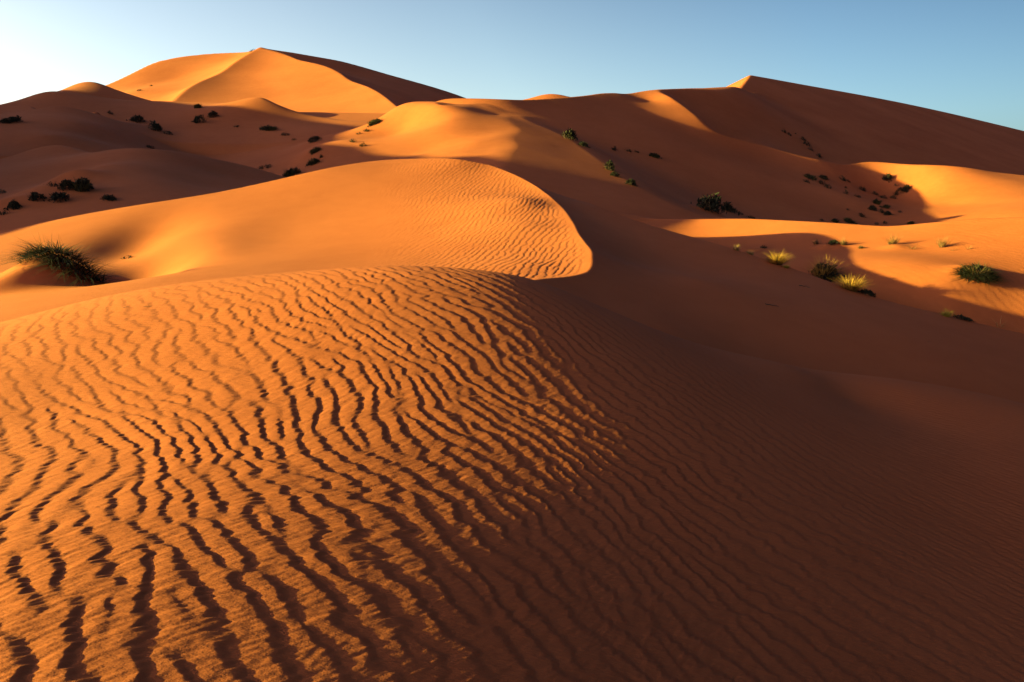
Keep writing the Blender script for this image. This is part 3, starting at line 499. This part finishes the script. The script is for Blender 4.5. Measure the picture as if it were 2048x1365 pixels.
def make_plant(x, y, w, h, form, label, group, seed):
    rs = np.random.RandomState(seed); z = ground(x, y); e = .25 + w * .3
    slope = ((ground(x + e, y) - ground(x - e, y)) / (2 * e), (ground(x, y + e) - ground(x, y - e)) / (2 * e))
    rx, ry = w / 2, w * .38
    grassy = form in ('golden', 'green', 'mixed', 'dry', 'sprig', 'drape')
    name = {'golden': 'grass_tussock', 'green': 'grass_tussock', 'mixed': 'grass_tussock', 'dry': 'dry_grass_tuft', 'sprig': 'dry_sprig', 'drape': 'drooping_bush'}.get(form, 'desert_shrub')
    if form == 'tiny':
        V, F = leaves(rs, 110, rx, ry, h, .16 * max(h, .25 * w), slope)
        V2, F2 = blades(rs, 24, rx, ry, .7, (.5 * h, 1.05 * h), (.1, .8), .2, .02 * w + .01, slope, seg=2)
        o = mesh_object(name, np.concatenate([V, V2]), np.concatenate([F, F2 + len(V)]), M_LEAF if rs.rand() < .8 else M_TWIG)
        o.location = (x, y, z)
    else:
        o = bpy.data.objects.new(name, None); COL.objects.link(o); o.location = (x, y, z); o.empty_display_size = .2
        def part(n, VF, m): return mesh_object(n, *VF, m, o)
        far = max(.005, .0004 * y)                # blade half-width grows a little with the size of the plant
        if form == 'shrub':
            part('foliage', leaves(rs, 420, rx, ry, h, .16 * min(h, .5 * w) + .02, slope), M_LEAF)
            part('twigs', blades(rs, 34, rx, ry, .75, (.5 * h, 1.15 * h), (.1, .9), .1, far * .6, slope, seg=2), M_TWIG)
        elif form == 'spiky':
            part('foliage', leaves(rs, 260, rx * .85, ry, h * .7, .15 * h + .02, slope), M_LEAF)
            part('blades', blades(rs, 150, rx, ry, .6, (.45 * h, 1.1 * h), (.0, 1.0), .25, far * .9, slope), M_GREEN)
        elif form == 'golden':
            part('golden_blades', blades(rs, 420, rx, ry, .30, (.6 * h, 1.15 * h), (.05, 1.15), .35, .007, slope, seg=5), M_GOLD)
            part('green_blades', blades(rs, 160, rx, ry, .28, (.5 * h, .95 * h), (.1, 1.2), .35, .007, slope, seg=5), M_GREEN)
            part('dead_base', blades(rs, 120, rx, ry, .35, (.2 * h, .4 * h), (.2, 1.3), .5, .008, slope, seg=3), M_DRY)
        elif form == 'green':
            part('green_blades', blades(rs, 180, rx, ry, .3, (.6 * h, 1.15 * h), (.0, 1.0), .3, .006, slope, seg=4), M_LIME)
            part('dead_base', blades(rs, 50, rx, ry, .4, (.2 * h, .45 * h), (.3, 1.3), .5, .006, slope, seg=3), M_DRY)
        elif form == 'mixed':
            part('foliage', leaves(rs, 700, rx * .95, ry, h * .62, .07, slope), M_LEAF)
            part('dark_blades', blades(rs, 260, rx, ry, .6, (.35 * h, .8 * h), (.1, 1.3), .4, .008, slope), M_LEAF)
            part('golden_blades', blades(rs, 260, rx * .9, ry, .45, (.7 * h, 1.1 * h), (.0, .9), .3, .007, slope, lift=lambda a, b: -.0 * a, seg=5), M_GOLD)
        elif form == 'dry':
            pale = 'pale' in label or 'straw' in label
            part('blades', blades(rs, 150, rx, ry, .3, (.55 * h, 1.15 * h), (.0, .95), .15, .005, slope), M_PALE if pale else M_DRY)
            part('base_tangle', leaves(rs, 60, rx * .5, ry * .5, h * .3, .05, slope), M_PALE if pale else M_TWIG)
        elif form == 'sprig':
            part('stems', join(blades(rs, 18, rx, ry, .35, (.6 * h, 1.3 * h), (.2, 1.2), .12, .005, slope),
                               blades(rs, 26, rx, ry, .45, (.3 * h, .7 * h), (.2, 1.2), .1, .004, slope)), M_PALE if 'faint' in label else M_DRY)
        elif form == 'drape':
            # a low cap of hanging blades over the hummock, thicker on the side away from the wind
            rx, ry = w / 2, w * .20
            hump = lambda a, b: np.array([ground(x + p * rx, y + q * ry) for p, q in zip(np.atleast_1d(a), np.atleast_1d(b))]) - z
            cap = lambda a, b: hump(a, b) + h * .30 * (1 if w > 1.3 else .5) * np.sqrt(np.clip(1 - a * a - b * b, 0, 1))
            flat = (0, 0); q_ = .9 if w > 1.3 else .30
            part('dark_blades', blades(rs, 1300, rx, ry, .95, (q_ * .16 * w, q_ * .36 * w), (.7, 1.5), .6, .012, flat, lift=cap, seg=5), M_LEAF)
            part('green_blades', blades(rs, 260, rx, ry, .8, (q_ * .20 * w, q_ * .40 * w), (.35, 1.3), .5, .008, flat, lift=cap, seg=6), M_GREEN)
            part('dry_stalks', join(blades(rs, 40, rx, ry, .5, (q_ * .18 * w, q_ * .36 * w), (.0, 1.0), .10, .0045, flat, lift=cap, seg=5),
                                    blades(rs, 30, rx, ry, .55, (q_ * .10 * w, q_ * .24 * w), (.2, 1.1), .2, .006, flat, lift=cap, seg=3)), M_DRY)
    o['label'] = label; o['category'] = 'grass' if form in ('golden', 'green', 'mixed', 'dry') else 'twigs' if form == 'sprig' else 'bush' if form == 'drape' else 'shrub'
    o['group'] = group
    return o
for i_, p_ in enumerate(PLANTS): make_plant(*p_, seed=100 + i_)
def make_twig(x, y, w, label, seed):
    rs = np.random.RandomState(seed); z = ground(x, y); n = 7; V = []; F = []
    def rod(p, r0, r1):
        b = len(V)
        for k, q in enumerate(p):
            r = r0 + (r1 - r0) * k / (len(p) - 1)
            for a in range(5): V.append((q[0], q[1] + r * math.cos(a * 1.2566), q[2] + r * math.sin(a * 1.2566)))
        for k in range(len(p) - 1):
            for a in range(5): F.append((b + k * 5 + a, b + k * 5 + (a + 1) % 5, b + k * 5 + 5 + (a + 1) % 5, b + k * 5 + 5 + a))
    r = max(.0025, w * .035); t = np.linspace(-.5, .5, n)
    px = t * w; py = np.cumsum(rs.randn(n)) * w * .04; pz = [ground(x + px[k], y + py[k]) - z + r * 1.2 + abs(rs.randn()) * r for k in range(n)]
    main = list(zip(px, py, pz)); rod(main, r, r * .5)
    q = main[3]; rod([q, (q[0] + w * .12, q[1] + w * .1, q[2] + r * 2), (q[0] + w * .22, q[1] + w * .24, q[2] + r * 3)], r * .6, r * .3)
    o = mesh_object('fallen_twig', np.array(V), np.array(F), M_TWIG); o.location = (x, y, z)
    o['label'] = label; o['category'] = 'twig'; o['group'] = 'fallen twigs on the sand'
for i_, p_ in enumerate(TWIGS): make_twig(*p_, seed=900 + i_)
SKY_STRENGTH=.05; SUN_COL=(1,.96,.20); EXPOSURE=2.20
# ---------- sky, sun, camera ----------
sc = bpy.context.scene
from mathutils import Vector
w = bpy.data.worlds.new('World'); sc.world = w; w.use_nodes = True; nt = w.node_tree
bg = nt.nodes['Background']; bg.inputs['Strength'].default_value = SKY_STRENGTH
sk = nt.nodes.new('ShaderNodeTexSky'); sk.sky_type = 'NISHITA'; sk.sun_disc = False
sk.sun_elevation = SUN_EL
sun_dir = (-math.cos(SUN_AZ) * math.cos(SUN_EL), -math.sin(SUN_AZ) * math.cos(SUN_EL), math.sin(SUN_EL))
sk.sun_rotation = math.atan2(sun_dir[0], sun_dir[1])
sk.air_density = 1.0; sk.dust_density = 4.0; sk.ozone_density = 1.5; sk.altitude = 300
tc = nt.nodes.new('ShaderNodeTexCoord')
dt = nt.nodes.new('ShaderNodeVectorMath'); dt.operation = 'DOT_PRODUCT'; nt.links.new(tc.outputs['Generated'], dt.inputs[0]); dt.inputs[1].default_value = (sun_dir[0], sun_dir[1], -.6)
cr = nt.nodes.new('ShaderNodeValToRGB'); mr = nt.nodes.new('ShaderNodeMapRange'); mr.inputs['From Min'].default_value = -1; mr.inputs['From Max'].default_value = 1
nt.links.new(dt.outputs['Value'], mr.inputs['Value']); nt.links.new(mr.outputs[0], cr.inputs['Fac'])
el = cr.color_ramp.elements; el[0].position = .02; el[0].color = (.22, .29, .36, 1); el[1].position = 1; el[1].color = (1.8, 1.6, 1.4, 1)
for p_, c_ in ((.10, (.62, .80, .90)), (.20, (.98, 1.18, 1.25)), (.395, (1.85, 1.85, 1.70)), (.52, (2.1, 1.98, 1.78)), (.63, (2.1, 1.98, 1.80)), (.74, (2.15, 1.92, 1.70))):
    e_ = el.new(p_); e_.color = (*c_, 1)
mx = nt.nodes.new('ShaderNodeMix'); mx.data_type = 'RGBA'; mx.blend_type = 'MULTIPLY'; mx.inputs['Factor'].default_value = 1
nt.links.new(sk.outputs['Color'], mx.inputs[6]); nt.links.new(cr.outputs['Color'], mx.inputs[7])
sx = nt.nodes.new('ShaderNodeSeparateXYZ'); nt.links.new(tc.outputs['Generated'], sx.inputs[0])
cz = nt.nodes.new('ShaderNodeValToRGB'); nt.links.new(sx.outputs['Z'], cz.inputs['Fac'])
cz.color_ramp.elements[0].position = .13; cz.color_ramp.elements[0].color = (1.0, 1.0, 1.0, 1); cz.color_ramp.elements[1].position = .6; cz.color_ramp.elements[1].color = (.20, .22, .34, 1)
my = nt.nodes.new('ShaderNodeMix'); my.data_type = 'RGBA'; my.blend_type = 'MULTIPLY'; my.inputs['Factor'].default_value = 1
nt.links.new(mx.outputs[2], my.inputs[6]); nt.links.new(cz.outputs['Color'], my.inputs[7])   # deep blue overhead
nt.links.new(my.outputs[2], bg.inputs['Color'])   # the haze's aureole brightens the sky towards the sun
ld = bpy.data.lights.new('sun', 'SUN'); ld.energy = 5.0; ld.angle = rad(.53); ld.color = SUN_COL
lo = bpy.data.objects.new('sun', ld); COL.objects.link(lo); lo.location = (-30, -3, 30)
lo.rotation_euler = Vector(sun_dir).to_track_quat('Z', 'Y').to_euler()
cd = bpy.data.cameras.new('camera'); cam = bpy.data.objects.new('camera', cd); COL.objects.link(cam)
cd.sensor_width = 36; cd.lens = 36 * FPX / 2048; cd.clip_start = .05; cd.clip_end = 9000
cam.location = (0, 0, EYE); cam.rotation_euler = (math.pi / 2 - PITCH, 0, 0)
sc.camera = cam
sc.view_settings.view_transform = 'Standard'; sc.view_settings.look = 'None'; sc.view_settings.gamma = 1; sc.view_settings.use_curve_mapping = False
sc.view_settings.exposure = EXPOSURE
